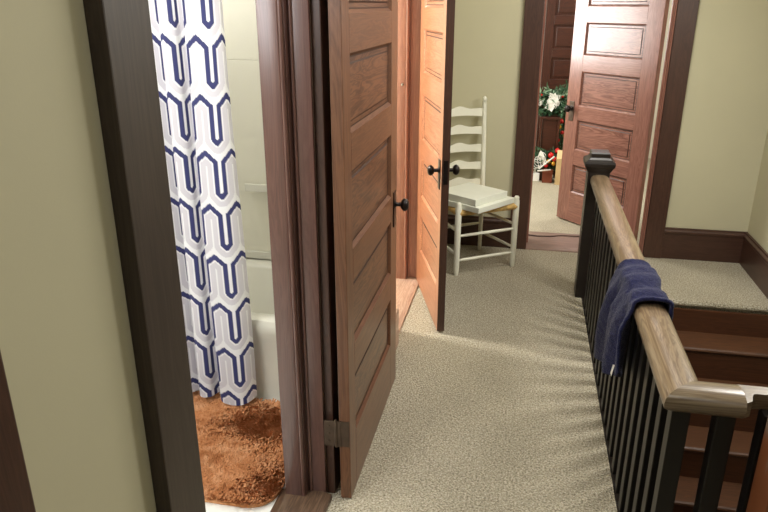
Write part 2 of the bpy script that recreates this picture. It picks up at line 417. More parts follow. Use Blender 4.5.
# ------------------------------------------------------------------ five panel doors
ROWS = [(.235, .457), (.575, .805), (.912, 1.165), (1.282, 1.512), (1.622, 1.862)]
def knob_bm(y, s, x, z, ball=.026):
    bm = bmesh.new()
    lathe(bm, [(.021, 0), (.021, .004), (.012, .007), (.009, .014), (.009, .028), (.018, .031), (ball, .040), (ball+.001, .048), (ball-.004, .056), (.012, .061), (0, .062)], (x, y, z), (0, s, 0), 22)
    return bm
def door(n, label, hx, hy, rz, W, mz, mx, mp, kz, sides, H=1.975, T=.038, knob_m='bronze', sl=.115, sr=.115, plate_m='bronze', z0=.012):
    d = thing('door_%d' % n, label, 'door', (hx, hy, z0), rz, None, 'structure')
    h = T/2
    for a, b in ((0, sl), (W-sr, W)):
        obj('stile', bmb((a, b, -h, h, 0, H), .0025), mz, d)
    zr = [0]+[v for r in ROWS for v in r]+[H]
    for a, b in zip(zr[0::2], zr[1::2]):
        obj('rail', bmb((sl, W-sr, -h, h, a, b), .001), mx, d)
    for a, b in ROWS:
        bm = bmesh.new()
        box(bm, sl-.002, W-sr+.002, -h*.35, h*.35, a-.002, b+.002)
        # raised field on both sides
        for s in (-1, 1):
            x0, x1, q = sl+.028, W-sr-.028, .005
            o = [bm.verts.new((x, s*h*.36, z)) for x, z in ((x0, a+.028), (x1, a+.028), (x1, b-.028), (x0, b-.028))]
            i = [bm.verts.new((x, s*h*.52, z)) for x, z in ((x0+q, a+.028+q), (x1-q, a+.028+q), (x1-q, b-.028-q), (x0+q, b-.028-q))]
            bm.faces.new(i)
            for k in range(4): bm.faces.new((o[k], o[(k+1) % 4], i[(k+1) % 4], i[k])).material_index = 1
        for s in (-1, 1):      # dark line where the panel meets its moulding
            o = [bm.verts.new((x, s*(h*.36+.0008), z)) for x, z in ((sl+.010, a+.010), (W-sr-.010, a+.010), (W-sr-.010, b-.010), (sl+.010, b-.010))]
            i = [bm.verts.new((x, s*(h*.36+.0008), z)) for x, z in ((sl+.0145, a+.0145), (W-sr-.0145, a+.0145), (W-sr-.0145, b-.0145), (sl+.0145, b-.0145))]
            for k in range(4): bm.faces.new((o[k], o[(k+1) % 4], i[(k+1) % 4], i[k])).material_index = 1
        p = obj('panel', bm, [mp, M['groove']], d)
        bm = bmesh.new()
        for s in (-1, 1):      # sloped sticking around the recess
            ww = .011
            oo = [(sl, a), (W-sr, a), (W-sr, b), (sl, b)]; ii = [(sl+ww, a+ww), (W-sr-ww, a+ww), (W-sr-ww, b-ww), (sl+ww, b-ww)]
            ov = [bm.verts.new((x, s*(h-.001), z)) for x, z in oo]; iv = [bm.verts.new((x, s*h*.36, z)) for x, z in ii]
            for k in range(4): bm.faces.new((ov[k], ov[(k+1) % 4], iv[(k+1) % 4], iv[k]))
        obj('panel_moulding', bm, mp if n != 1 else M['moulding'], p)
    kx = W-.058
    for s in sides:
        pl = obj('knob_plate', bmb((kx-.024, kx+.024, *sorted((s*h, s*(h+.004))), kz-.095, kz+.055), .002), M[plate_m], d)
        obj('door_knob', knob_bm(s*h, s, kx, kz), M[knob_m], d, 50)
    obj('latch_plate', bmb((W-.0005, W+.002, -.011, .011, kz-.06, kz+.06)), M[plate_m], d)
    return d
def bmb(b, bev=0):
    bm = bmesh.new(); box(bm, *b, bev=bev); return bm
def hinge(d, s, z, T=.038):
    """knuckle and leaves at the hinge edge, s = side of the leaf the pin stands on"""
    h = obj('hinge', bmb((-.0035, -.0005, -.017, .017, z-.05, z+.05)), M['iron'], d)
    bm = bmesh.new()
    y = s*(T/2+.010)
    lathe(bm, [(.003, -.006), (.006, 0), (.006, .1), (.003, .106)], (-.004, y, z-.05), (0, 0, 1), 12)
    box(bm, -.006, -.003, *sorted((s*.012, y)), z-.05, z+.05)
    obj('hinge_pin', bm, M['iron'], h, 50)
    # leaf screwed to the jamb
    bm = bmesh.new(); box(bm, -.006, -.003, *sorted((y, y+s*.042)), z-.05, z+.05)
    for q in (-.03, 0, .03): lathe(bm, [(.005, 0), (.004, .002), (0, .0025)], (-.006, y+s*.025, z+q), (-1, 0, 0), 10)
    obj('hinge_leaf', bm, M['iron'], h)
d1 = door(1, 'brown five panel door folded back against the wall beside the bathroom doorway', -.525, 1.897, R(90), .850, M['door_z'], M['door_x'], M['panel'], .862, (-1,), sl=.085, sr=.128, z0=.004)
for z in (.268, 1.75): hinge(d1, 1, z)
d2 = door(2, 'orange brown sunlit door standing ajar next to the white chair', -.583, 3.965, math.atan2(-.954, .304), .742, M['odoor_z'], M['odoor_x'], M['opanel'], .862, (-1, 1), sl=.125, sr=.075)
obj('edge_face', bmb((.742, .7425, -.019, .019, 0, 1.975)), M['trim'], d2)
obj('hall_face', bmb((0, .742, .0192, .0197, 0, 1.975)), M['trim'], d2)
for z in (.19, 1.75): hinge(d2, 1, z)
d3 = door(3, 'pinkish brown five panel door opening into the far bedroom', .858, 4.95, math.atan2(.592, -.528), .79, M['pdoor_z'], M['pdoor_x'], M['ppanel'], .885, (1, -1), sl=.13, sr=.125, knob_m='bronze', plate_m='iron')
d4 = door(4, 'closed dark door in the doorway nearest the viewer', -.66, -.415, R(90), .875, M['trim'], M['trim_x'], M['trim_x'], .87, (-1,))

# ------------------------------------------------------------------ bathroom
bt = thing('bathtub', 'white enamel bathtub behind the patterned shower curtain', 'bathtub', (-1.62, 2.43, 0))
bm = bmesh.new()
L, D_, Ht = .80, .70, .40
def rr(hx, hy, r, z, cx=0, cy=D_/2, n=6):
    out = []
    for qx, qy, a0 in ((1, 1, 0), (-1, 1, 90), (-1, -1, 180), (1, -1, 270)):
        for k in range(n+1):
            a = R(a0+90*k/n); out.append((cx+qx*(hx-r)+r*math.cos(a), cy+qy*(hy-r)+r*math.sin(a), z))
    return out
def loft(bm, rings, cap0=True, cap1=True):
    vs = [[bm.verts.new(p) for p in r] for r in rings]
    for a, b in zip(vs, vs[1:]):
        n = len(a)
        for i in range(n): bm.faces.new((a[i], a[(i+1) % n], b[(i+1) % n], b[i]))
    if cap0: bm.faces.new(vs[0][::-1])
    if cap1: bm.faces.new(vs[-1])
loft(bm, [rr(L, D_/2-.02, .01, 0), rr(L, D_/2-.02, .01, .30), rr(L, D_/2, .012, .335), rr(L, D_/2, .012, Ht-.02), rr(L-.006, D_/2-.006, .02, Ht-.004), rr(L-.02, D_/2-.02, .03, Ht),
          rr(L-.08, D_/2-.07, .12, Ht), rr(L-.10, D_/2-.09, .14, Ht-.02), rr(L-.16, D_/2-.14, .16, .12), rr(L-.22, D_/2-.18, .14, .07)])
obj('basin', bm, M['tub'], bt, 40)
sur = thing('tub_surround', 'pale panel surround on the wall above the bathtub', 'wall surround', (-1.62, 3.15, 0), kind='structure')
boxes('back_panel', [(-.8, .86, -.012, 0, Ht+.04, 1.40), (-.8, .86, -.008, 0, 1.402, 1.95)], M['bath_wall'], sur, .002)
boxes('ledge', [(-.8, .86, -.025, 0, Ht+.0, Ht+.04)], M['tub'], sur, .005)
sd = tag(obj('soap_dish', bmb((-1.335, -1.215, 3.085, 3.138, .775, .80), .006), M['tub']), 'small white soap dish on the wall above the bathtub', 'soap dish')
bm = bmesh.new(); box(bm, -1.335, -1.215, 3.075, 3.085, .775, .815, .004); obj('front_lip', bm, M['tub'], sd)

# rug: rounded slab with a shag of short tufts
def make_rug():
    bm = bmesh.new(); cx, cy, hx, hy, r = -1.20, 2.09, .435, .31, .10
    rng = random.Random(3)
    loft(bm, [[(x, y, z) for x, y, z in rr(hx, hy, r, 0.001, cx, cy)], rr(hx, hy, r, .012, cx, cy), rr(hx-.01, hy-.01, r-.01, .018, cx, cy)])
    n = 0
    while n < 42000:
        x, y = rng.uniform(cx-hx, cx+hx), rng.uniform(cy-hy, cy+hy)
        dx, dy = abs(x-cx)-(hx-r), abs(y-cy)-(hy-r)
        if dx > 0 and dy > 0 and math.hypot(dx, dy) > r: continue
        n += 1
        # neighbouring tufts lean alike
        a = 1.3*math.sin(x*9+y*6)+1.1*math.sin(y*14-x*5)+rng.uniform(-1.3, 1.3); ln = rng.uniform(.010, .022); hz = rng.uniform(.026, .037)
        w = .0025; px, py = -math.sin(a)*w, math.cos(a)*w
        ex, ey = math.cos(a)*ln, math.sin(a)*ln
        v = [bm.verts.new(p) for p in ((x-px, y-py, .014), (x+px, y+py, .014), (x+ex+px*.8, y+ey+py*.8, hz), (x+ex*1.2-px*.8, y+ey*1.2-py*.8, hz-.002))]
        bm.faces.new(v)
    me = bpy.data.meshes.new('bath_rug'); bm.to_mesh(me); bm.free(); me.materials.append(M['rug'])
    o = bpy.data.objects.new('bath_rug', me); C.objects.link(o)
    return tag(o, 'rust brown shaggy bath rug on the white bathroom floor', 'rug')
make_rug()

# shower curtain
def seg_d(px, py, ax, ay, bx, by):
    dx, dy = bx-ax, by-ay; t = max(0, min(1, ((px-ax)*dx+(py-ay)*dy)/(dx*dx+dy*dy)))
    ex, ey = px-ax-t*dx, py-ay-t*dy; return math.hypot(ex, ey)
WI, UI, PZ = .079, .030, .203     # arch width, slot width, row height
def print_col(s, z):
    P = WI+UI; s = s % P
    k0 = math.floor(z/PZ); leg, rise = .58*PZ, .17*PZ
    navy = 9; grey = False
    for k in (k0-1, k0, k0+1):
        b = k*PZ; dk = 9
        for o in (0, -P, P):
            pts = [(0, b+leg), (WI/2, b+leg+rise), (WI, b+leg), (WI, b), (WI+UI/2, b-rise*.45), (P, b), (P, b+leg)]
            for i in range(6):
                dk = min(dk, seg_d(s, z, pts[i][0]+o, pts[i][1], pts[i+1][0]+o, pts[i+1][1]))
        navy = min(navy, dk)
        line = b+leg+rise*(1-abs(s-WI/2)/(WI/2)) if s <= WI else b-rise*.45*(1-abs(s-WI-UI/2)/(UI/2))
        if z < line and .0150 < dk < .0365: grey = True
    if navy < .0092: return (.05, .055, .16)
    if grey: return (.66, .64, .70)
    return (.84, .84, .87)
def make_curtain():
    # path seen from above (x, y offset), deep soft folds, bunched towards the left
    ctrl = [(-1.050, .030), (-1.056, .000), (-1.085, -.030), (-1.135, -.034), (-1.180, -.030), (-1.198, -.008), (-1.190, .018), (-1.202, .034), (-1.222, .020),
            (-1.236, -.012), (-1.268, -.024), (-1.292, -.010), (-1.288, .018), (-1.305, .030), (-1.325, .004), (-1.345, -.020), (-1.375, -.018), (-1.385, .012), (-1.40, .03), (-1.425, .0), (-1.455, -.02), (-1.49, 0), (-1.50, .03), (-1.53, .02), (-1.56, -.02), (-1.60, -.01)]
    P = []
    for i in range(len(ctrl)-1):
        p0, p1, p2, p3 = ctrl[max(i-1, 0)], ctrl[i], ctrl[i+1], ctrl[min(i+2, len(ctrl)-1)]
        for k in range(14):
            t = k/14; f = lambda a, b, c, d: .5*((2*b)+(-a+c)*t+(2*a-5*b+4*c-d)*t*t+(-a+3*b-3*c+d)*t**3)
            P.append((f(p0[0], p1[0], p2[0], p3[0]), f(p0[1], p1[1], p2[1], p3[1])))
    S = [0]
    for a, b in zip(P, P[1:]): S.append(S[-1]+math.hypot(a[0]-b[0], a[1]-b[1]))
    st = .0032; n = int(S[-1]/st); pts = []; j = 0
    for i in range(n):
        s = i*st
        while S[j+1] < s: j += 1
        t = (s-S[j])/(S[j+1]-S[j]); pts.append((P[j][0]*(1-t)+P[j+1][0]*t, P[j][1]*(1-t)+P[j+1][1]*t, s))
    z0, z1, sz = .062, 1.95, .0034; m_ = int((z1-z0)/sz)
    verts, cols, faces = [], [], []
    for a in range(m_+1):
        z = z0+(z1-z0)*a/m_; q = 1-a/m_
        for x, y, s in pts:
            amp = .55+.6*q
            xx = x-.012*(1-q)+.006*math.sin(z*3.1+s*9)*(1-q)
            yy = 2.355+y*amp+.006*math.sin(z*4+s*14)
            # pinch of gathered cloth near the top
            zz = z-.022*max(0, math.cos((x+1.13)*18))*q
            verts.append((xx, yy, zz)); cols.append(print_col(s+.012, z+.03))
    w = len(pts)
    for a in range(m_):
        for b in range(w-1):
            i = a*w+b; faces.append((i, i+1, i+w+1, i+w))
    me = bpy.data.meshes.new('shower_curtain'); me.from_pydata(verts, [], faces); me.update()
    at = me.color_attributes.new('print', 'FLOAT_COLOR', 'POINT')
    flat = []
    for c in cols: flat += [c[0], c[1], c[2], 1]
    at.data.foreach_set('color', flat)
    me.shade_smooth(); me.materials.append(M['curtain'])
    o = bpy.data.objects.new('shower_curtain', me); C.objects.link(o)
    return tag(o, 'white shower curtain printed with navy and grey interlocking arches', 'shower curtain')
make_curtain()
cr = thing('curtain_rod', 'metal rod carrying the patterned shower curtain', 'curtain rod', (-1.62, 2.355, 1.985))
bm = bmesh.new(); lathe(bm, [(.012, -1.158), (.012, .866)], (0, 0, 0), (1, 0, 0), 14); obj('rod', bm, M['chrome'], cr, 40)
for k in range(9):
    bm = bmesh.new(); a = [(-.02+.0525*k+.02, .016*math.cos(t*PI/6), -.006+.026*math.sin(t*PI/6)) for t in range(13)]
    tube(bm, a, .002, 6); obj('curtain_ring', bm, M['chrome'], cr, 40)

# ------------------------------------------------------------------ railing
XC = .44
rl = thing('stair_railing', 'dark balustrade with worn wooden handrail around the stairwell', 'railing', (XC, 3.95, 0))
ox, oy = XC, 3.95
def lb(x0, x1, y0, y1, z0, z1): return (x0-ox, x1-ox, y0-oy, y1-oy, z0, z1)
# newel
bm = bmesh.new(); box(bm, *lb(.374, .492, 3.885, 4.0, 0, .775), bev=.004)
nw = obj('newel_post', bm, M['newel'], rl)
bm = bmesh.new()
cxn, cyn = .433-ox, 3.9415-oy
def sq(h, z): return [(cxn-h, cyn-h, z), (cxn+h, cyn-h, z), (cxn+h, cyn+h, z), (cxn-h, cyn+h, z)]
loft(bm, [sq(.058, .765), sq(.066, .778), sq(.072, .790), sq(.080, .800), sq(.082, .818), sq(.079, .828), sq(.062, .838), sq(.052, .848), sq(.052, .870), sq(.046, .877)])
obj('newel_cap', bm, M['newel'], nw)
# handrail profile (rounded top, moulded sides)
rp = [(a*1.08, z-.027) for a, z in [(-.030, .722), (-.036, .728), (-.046, .738), (-.0475, .752), (-.044, .766), (-.034, .776), (-.016, .781), (0, .782), (.016, .781), (.034, .776), (.044, .766), (.0475, .752), (.046, .738), (.036, .728), (.030, .722)]]
bm = bmesh.new()
n = len(rp)
v0 = [bm.verts.new((XC+a-ox, 3.89-oy, z)) for a, z in rp]
v1 = [bm.verts.new((XC+a-ox, (1.605+a)-oy, z)) for a, z in rp]     # mitred corner
for i in range(n): bm.faces.new((v0[i], v0[(i+1) % n], v1[(i+1) % n], v1[i]))
bm.faces.new(v0); bm.faces.new(v1[::-1])
obj('handrail', bm, M['rail'], rl, 50)
bm = bmesh.new()
v0 = [bm.verts.new((XC+a-ox, (1.605+a)-oy, z)) for a, z in rp]
v1 = [bm.verts.new((.577-ox, (1.605+a)-oy, z)) for a, z in rp]
for i in range(n): bm.faces.new((v0[i], v0[(i+1) % n], v1[(i+1) % n], v1[i]))
bm.faces.new(v0[::-1]); bm.faces.new(v1)
obj('handrail', bm, M['rail_x'], rl, 50)
# carved fitting: the back half of the rail runs on past a concave cut
bm = bmesh.new()
for i0, i1, y0 in ((0, 0, 0),):
    cut = [(.577, 1.565), (.594, 1.578), (.600, 1.600), (.606, 1.612), (.617, 1.616), (.78, 1.616), (.78, 1.655), (.577, 1.655)]
    lo = [bm.verts.new((x-ox, y-oy, .700)) for x, y in cut]; hi = [bm.verts.new((x-ox, y-oy, .743)) for x, y in cut]
    m8 = len(cut)
    bm.faces.new(lo[::-1]); bm.faces.new(hi)
    for i in range(m8): bm.faces.new((lo[i], lo[(i+1) % m8], hi[(i+1) % m8], hi[i]))
obj('rail_fitting', bm, M['rail_x'], rl)
bs = .0225
k = 0; yb = 1.605
while yb < 3.85:
    obj('baluster', bmb(lb(XC-bs, XC+bs, yb-bs, yb+bs, 0, .702), .003), M['black'], rl); yb += .1072
for xb in (.546, .652, .758, .864, .97, 1.076, 1.182, 1.288, 1.394):
    obj('baluster', bmb(lb(xb-bs, xb+bs, 1.605-bs, 1.605+bs, 0, .702), .003), M['black'], rl)
obj('handrail', bmb(lb(.78, XR-.002, 1.566, 1.652, .700, .743), .012), M['rail_x'], rl)
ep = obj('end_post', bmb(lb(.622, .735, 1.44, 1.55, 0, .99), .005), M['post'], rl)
obj('post_cap', bmb(lb(.607, .75, 1.425, 1.565, .99, 1.02), .008), M['newel'], ep)

# ------------------------------------------------------------------ stairs
st = thing('staircase', 'dark red brown wooden stairs descending towards the viewer', 'stairs', (XS, YS-.03, 0), kind='structure')
run, rise = .213, .19
for i in range(12):
    z = -rise*(i+1); yb = -.0-run*i
    obj('riser', bmb((.002, XR-XS-.002, yb-.02, yb, z, z+rise-(.05 if i == 0 else .028)), 0), M['riser'], st)
    bm = bmesh.new()
    y0 = yb-run-.03
    prism(bm, [(yb, 0), (y0+.012, 0), (y0+.003, -.006), (y0, -.014), (y0+.004, -.023), (y0+.012, -.028), (yb, -.028)], (0, 0, z), (0, 1, 0), (0, 0, 1), .002, XR-XS-.002, (1, 0, 0))
    obj('tread', bm, M['stair_x'], st, 30)

# ------------------------------------------------------------------ towel
def make_towel():
    bm = bmesh.new()
    nu, nv = 60, 90
    rows = []
    for i in range(nu+1):
        u = i/nu                                    # 0 near the viewer .. 1 far
        yt = 2.08+.39*u
        lr = .095+.02*math.sin(u*5)                 # drop on the stair side
        ll = .235+.225*u**.8 + .035*math.sin(u*PI)*0 # drop on the hall side
        path = []
        # centre line over the rail: right hem, up, over, down the left
        W = .054; zt = .760
        segs = [('r', lr), ('t', 2*W+.02), ('l', ll)]
        tot = lr+2*W+ll
        row = []
        for j in range(nv+1):
            d = tot*j/nv
            if d < lr: x = W+.004*math.sin(u*9); z = zt-.02-(lr-d)*.98
            elif d < lr+2*W:
                q = (d-lr)/(2*W); a = PI*q
                x = W*math.cos(a); z = zt-.02+.026*math.sin(a)**.6 if 0 < q < 1 else zt-.02
            else:
                e = d-lr-2*W; x = -W-.004-.020*math.sin(e*7)*math.sin(u*PI*.9); z = zt-.02-e
            e = max(0, d-lr-2*W)
            yy = yt+e*(.0+.5*u**1.3)-.06*e*(1-u)*0
            # hanging folds
            fold = min(1, e/.08)
            x += -fold*(.013*math.cos(u*15+e*3)+.008*math.sin(u*27+1-e*5)) - fold*.010
            # thick rolls lying over the rail
            if e == 0: z += .011*max(0, math.sin(u*11+d*9))**2+.006*math.sin(u*24+d*14); x *= 1+.10*math.sin(u*11+.5)
            row.append((XC+x, yy, z))
        rows.append(row)
    V = [[bm.verts.new(p) for p in r] for r in rows]
    for a, b in zip(V, V[1:]):
        for j in range(nv): bm.faces.new((a[j], a[j+1], b[j+1], b[j]))
    o = obj('bath_towel', bm, M['towel'], None, 180)
    so = o.modifiers.new('s', 'SOLIDIFY'); so.thickness = .012; so.offset = 0
    sb = o.modifiers.new('b', 'SUBSURF'); sb.levels = 1; sb.render_levels = 1
    tx = bpy.data.textures.new('terry', 'CLOUDS'); tx.noise_scale = .02
    dm = o.modifiers.new('d', 'DISPLACE'); dm.texture = tx; dm.strength = .006; dm.mid_level = .5
    tag(o, 'navy blue towel draped over the worn wooden handrail', 'towel')
    return o, rows
tw, trows = make_towel()
p = trows[12][88]
bm = bmesh.new(); vs = [bm.verts.new((p[0]-.016+dx, p[1]+dy, p[2]+dz)) for dx, dy, dz in ((0, -.006, .035), (-.004, .006, .03), (-.006, .022, -.012), (-.004, .012, -.02))]
bm.faces.new(vs); ct = obj('care_tag', bm, M['petal'], tw); so = ct.modifiers.new('s', 'SOLIDIFY'); so.thickness = .001

# ------------------------------------------------------------------ chair
Apt, Bpt, Cpt = Vector((-.361, 4.102)), Vector((-.009, 4.339)), Vector((-.228, 4.655))
uy = (Bpt-Cpt).normalized()      # front direction
ch = thing('ladder_back_chair', 'white ladder-back chair with a woven straw seat against the far wall', 'chair', (0, 0, 0))
ang = math.atan2((Bpt-Apt).y, (Bpt-Apt).x)
mid = (Apt+Bpt)/2; ch.location = (mid.x, mid.y, 0); ch.rotation_euler = (0, 0, ang)
hw = (Bpt-Apt).length/2; dp = .375; hb = hw-.035      # local: x right, -y front, back legs at y=+dp
def leg_front(sx):
    bm = bmesh.new(); lathe(bm, [(.013, 0), (.018, .03), (.020, .25), (.020, .455), (.016, .466), (.018, .474), (.012, .486), (0, .489)], (sx*hw, 0, 0), (0, 0, 1), 16); return bm
for sx in (-1, 1): obj('leg', leg_front(sx), M['white_paint'], ch, 50)
for sx in (-1, 1):
    bm = bmesh.new()
    tube(bm, [(sx*hb, dp, 0), (sx*hb, dp, .42), (sx*hb, dp+.012, .7), (sx*hb, dp+.030, 1.035)], [.013, .0175, .0165, .0145], 14)
    lathe(bm, [(.009, 0), (.016, .012), (.015, .028), (.008, .04), (0, .043)], (sx*hb, dp+.030, 1.033), (0, 0, 1), 14)
    obj('back_post', bm, M['white_paint'], ch, 50)
def stretch(p, q):
    bm = bmesh.new(); a, b = Vector(p), Vector(q)
    tube(bm, [a, a.lerp(b, .15), a.lerp(b, .5), a.lerp(b, .85), b], [.007, .0095, .0105, .0095, .007], 10)
    obj('stretcher', bm, M['white_paint'], ch, 50)
for z in (.10, .265): stretch((-hw, 0, z), (hw, 0, z))
for z in (.135, .295):
    for sx in (-1, 1): stretch((sx*hw, 0, z), (sx*hb, dp, z))
stretch((-hb, dp, .20), (hb, dp, .20))
# seat: four triangles of rush dipping to the middle
bm = bmesh.new()
oz = .432
cs = [(-hw, 0), (hw, 0), (hb, dp), (-hb, dp)]
nseg = 12; c0 = bm.verts.new((0, dp/2, oz-.012)); c1 = bm.verts.new((0, dp/2, oz-.034))
for i in range(4):
    a, b = cs[i], cs[(i+1) % 4]
    for k in range(nseg):
        t0, t1 = k/nseg, (k+1)/nseg
        P_ = lambda t, z: bm.verts.new((a[0]+(b[0]-a[0])*t, a[1]+(b[1]-a[1])*t, z))
        q0, q1, q2, q3 = P_(t0, oz+.006), P_(t1, oz+.006), P_(t1, oz-.034), P_(t0, oz-.034)
        bm.faces.new((q0, q1, c0)); bm.faces.new((q2, q3, c1)); bm.faces.new((q0, q3, q2, q1))
bmesh.ops.remove_doubles(bm, verts=bm.verts[:], dist=1e-5)
se = obj('seat', bm, M['rush'], ch)
bm = bmesh.new()
for a, b in zip(cs, cs[1:]+cs[:1]):
    tube(bm, [(a[0], a[1], oz-.014), (b[0], b[1], oz-.014)], .0205, 10)
obj('woven_edge', bm, M['rush'], se, 50)
for zc in (.485, .603, .722, .842, .962):
    bm = bmesh.new(); m2 = 24; front = []; back = []
    f0, f1 = [], []
    for k in range(m2+1):
        t = k/m2; x = -hb+2*hb*t; bow = .022*math.sin(PI*t)
        # scalloped top and gently arched bottom
        top = zc+.030+.012*math.sin(PI*t)+.009*math.cos(t*4*PI)*math.sin(PI*t); bot = zc-.020+.010*math.sin(PI*t)
        yb_ = dp+.012+.018*(zc-.55)/.4+bow
        f0.append((bm.verts.new((x, yb_-.005, bot)), bm.verts.new((x, yb_-.005, top)), bm.verts.new((x, yb_+.005, top)), bm.verts.new((x, yb_+.005, bot))))
    for a, b in zip(f0, f0[1:]):
        for q in range(4): bm.faces.new((a[q], a[(q+1) % 4], b[(q+1) % 4], b[q]))
    bm.faces.new(f0[0]); bm.faces.new(f0[-1][::-1])
    obj('back_slat', bm, M['white_paint'], ch, 40)

# flat white box on the seat
ub = Vector((-.575, -.818)); wb = Vector((.818, -.575))
cb = Vector((-.285, 4.28))
bx = thing('flat_box', 'flat white lidded box lying on the chair seat', 'box', (cb.x, cb.y, .44), math.atan2(wb.y, wb.x))
bm = bmesh.new(); box(bm, -.175, .185, -.170, .195, 0, .036, .004); obj('box_base', bm, M['box_white'], bx)
bm = bmesh.new(); box(bm, -.170, .150, -.160, .160, .0365, .080, .004); obj('box_lid', bm, M['box_white'], bx)

# ------------------------------------------------------------------ bedroom things
wd = thing('wardrobe', 'tall dark red wooden wardrobe with level panels in the far bedroom', 'wardrobe', (.55, 7.62, 0))
X0, X1 = -.400, .55
obj('carcass', bmb((X0, X1, .02, .45, 0, 2.05), .004), M['ward_z'], wd)
for a, b in ((X0, X0+.09), (X1-.09, X1), (.03, .10)):
    obj('stile', bmb((a, b, -.006, .02, .05, 2.03), .002), M['ward_z'], wd)
zs = [.05, .35, .45, .80, .92, 1.22, 1.34, 1.60, 1.70, 2.0]
for za, zb in ((.05, .14), (.42, .52), (.80, .90), (1.12, 1.21), (1.45, 1.54), (1.94, 2.03)):
    obj('rail', bmb((X0+.09, X1-.09, -.004, .02, za, zb), .003), M['ward_x'], wd)
for za, zb in ((.14, .42), (.52, .80), (.90, 1.12), (1.21, 1.45), (1.54, 1.94)):
    for xa, xb in ((X0+.10, .02), (.11, X1-.10)):
        obj('panel', bmb((xa+.02, xb-.02, .008, .02, za+.025, zb-.025), .006), M['ward_x'], wd)
obj('cornice', bmb((X0-.03, X1+.03, -.05, .47, 2.05, 2.12), .01), M['ward_z'], wd)

def leaf(bm, c, d, ln, w, up=None):
    d = Vector(d).normalized(); s = d.cross(up or Vector((random.uniform(-1, 1), random.uniform(-1, 1), random.uniform(-1, 1)))).normalized()
    c = Vector(c); nrm = d.cross(s)
    p = [c, c+d*ln*.35+s*w+nrm*.15*w, c+d*ln*.75+s*w*.7, c+d*ln-nrm*.1*ln, c+d*ln*.75-s*w*.7, c+d*ln*.35-s*w+nrm*.15*w]
    vs = [bm.verts.new(q) for q in p]; bm.faces.new(vs[:4]); bm.faces.new((vs[0], vs[3], vs[4], vs[5]))
def foliage(name, m, pts, n, ln, w, parent, spread=.05):
    bm = bmesh.new()
    for _ in range(n):
        c = Vector(random.choice(pts))+Vector([random.gauss(0, spread) for _ in range(3)])
        d = Vector([random.gauss(0, 1) for _ in range(3)])
        if c.z < .02: c.z = .02; d.z = abs(d.z)
        leaf(bm, c, d, ln*random.uniform(.6, 1.2), w)
    return obj(name, bm, m, parent)
def flower(parent, c, r, m):
    bm = bmesh.new()
    for k in range(9):
        a = 2*PI*k/9+random.uniform(-.2, .2); rr_ = r*(1 if k % 2 else .8)
        d = Vector((math.cos(a), -.35, math.sin(a))); leaf(bm, c, d, rr_, rr_*.3, Vector((0, 1, .01)))
    lathe(bm, [(.008, 0), (.01, .006), (0, .012)], Vector(c)+Vector((0, -.012, 0)), (0, -1, 0), 8)
    return obj('flower', bm, m, parent)
ball_proto = {}
def ball(parent, c, r, m):
    bm = bmesh.new(); bmesh.ops.create_uvsphere(bm, u_segments=14, v_segments=10, radius=r, matrix=Matrix.Translation(Vector(c)))
    lathe(bm, [(r*.2, r*.95), (r*.2, r*1.15), (0, r*1.16)], c, (0, 0, 1), 8)
    return obj('ornament', bm, m, parent, 60)
# artificial tree with a wreath of white blossoms
# tall arrangement stand
fs = thing('artificial_tree', 'small dark artificial tree hung with red and gold ornaments in the bedroom', 'artificial tree', (.47, 7.32, 0))
bm = bmesh.new(); lathe(bm, [(.09, 0), (.11, .14), (.115, .15), (.1, .15), (.09, .12), (0, .12)], (0, 0, 0), (0, 0, 1), 18); obj('pot', bm, M['redbox'], fs, 40)
bm = bmesh.new(); tube(bm, [(0, 0, .1), (.01, 0, .5), (0, 0, .95)], [.014, .011, .006], 8); obj('trunk', bm, M['trim'], fs, 40)
pts = [(r*math.cos(a), r*math.sin(a)*.7, z) for z in [.2+.05*i for i in range(14)] for a in [i*.7 for i in range(9)] for r in (.05, .17*(1.15-z*.55), .10)]
foliage('foliage', M['green'], pts, 1500, .06, .008, fs, .03)
for q in range(14):
    a = R(180+random.uniform(-10, 170)); zz = .22+.028*q*1.0
    ball(fs, (.15*math.cos(a), .12*math.sin(a)-.04, zz), random.uniform(.016, .026), M['red'] if q % 3 else M['gold'])
wr = thing('flower_wreath', 'green wreath with large white flowers standing in the far bedroom', 'wreath', (.255, 7.0, .615))
# ring resting on the lower arrangement
pts = [(.15*math.cos(a), .02*math.sin(3*a), .10+.085*math.sin(a)) for a in [i*2*PI/40 for i in range(40)]]
bm = bmesh.new(); tube(bm, pts+[pts[0]], .012, 8); obj('ring', bm, M['trim'], wr, 50)
foliage('leaves', M['sage'], [p for p in pts if p[2] > .08], 420, .07, .012, wr, .028)
foliage('leaves', M['green'], pts, 700, .07, .010, wr, .030)
for c, r in (((.02, -.06, .17), .075), ((-.01, -.07, .10), .06), ((-.11, -.05, .13), .04), ((.04, -.05, .12), .05)): flower(wr, c, r, M['petal'])
for c in ((-.10, -.05, .20), (.10, -.05, .19)): ball(wr, c, .014, M['red'])
st2 = thing('plant_stand', 'dark wooden stand carrying the white flowered wreath', 'stand', (.255, 7.0, 0))
obj('top', bmb((-.10, .10, -.09, .09, .585, .61), .004), M['ward_x'], st2)
for sx in (-1, 1):
    for sy in (-1, 1): obj('leg', bmb((sx*.085-.01, sx*.085+.01, sy*.075-.01, sy*.075+.01, 0, .585), .002), M['ward_z'], st2)
obj('cabinet_body', bmb((-.072, .072, -.065, .065, .06, .583), .003), M['ward_x'], st2)
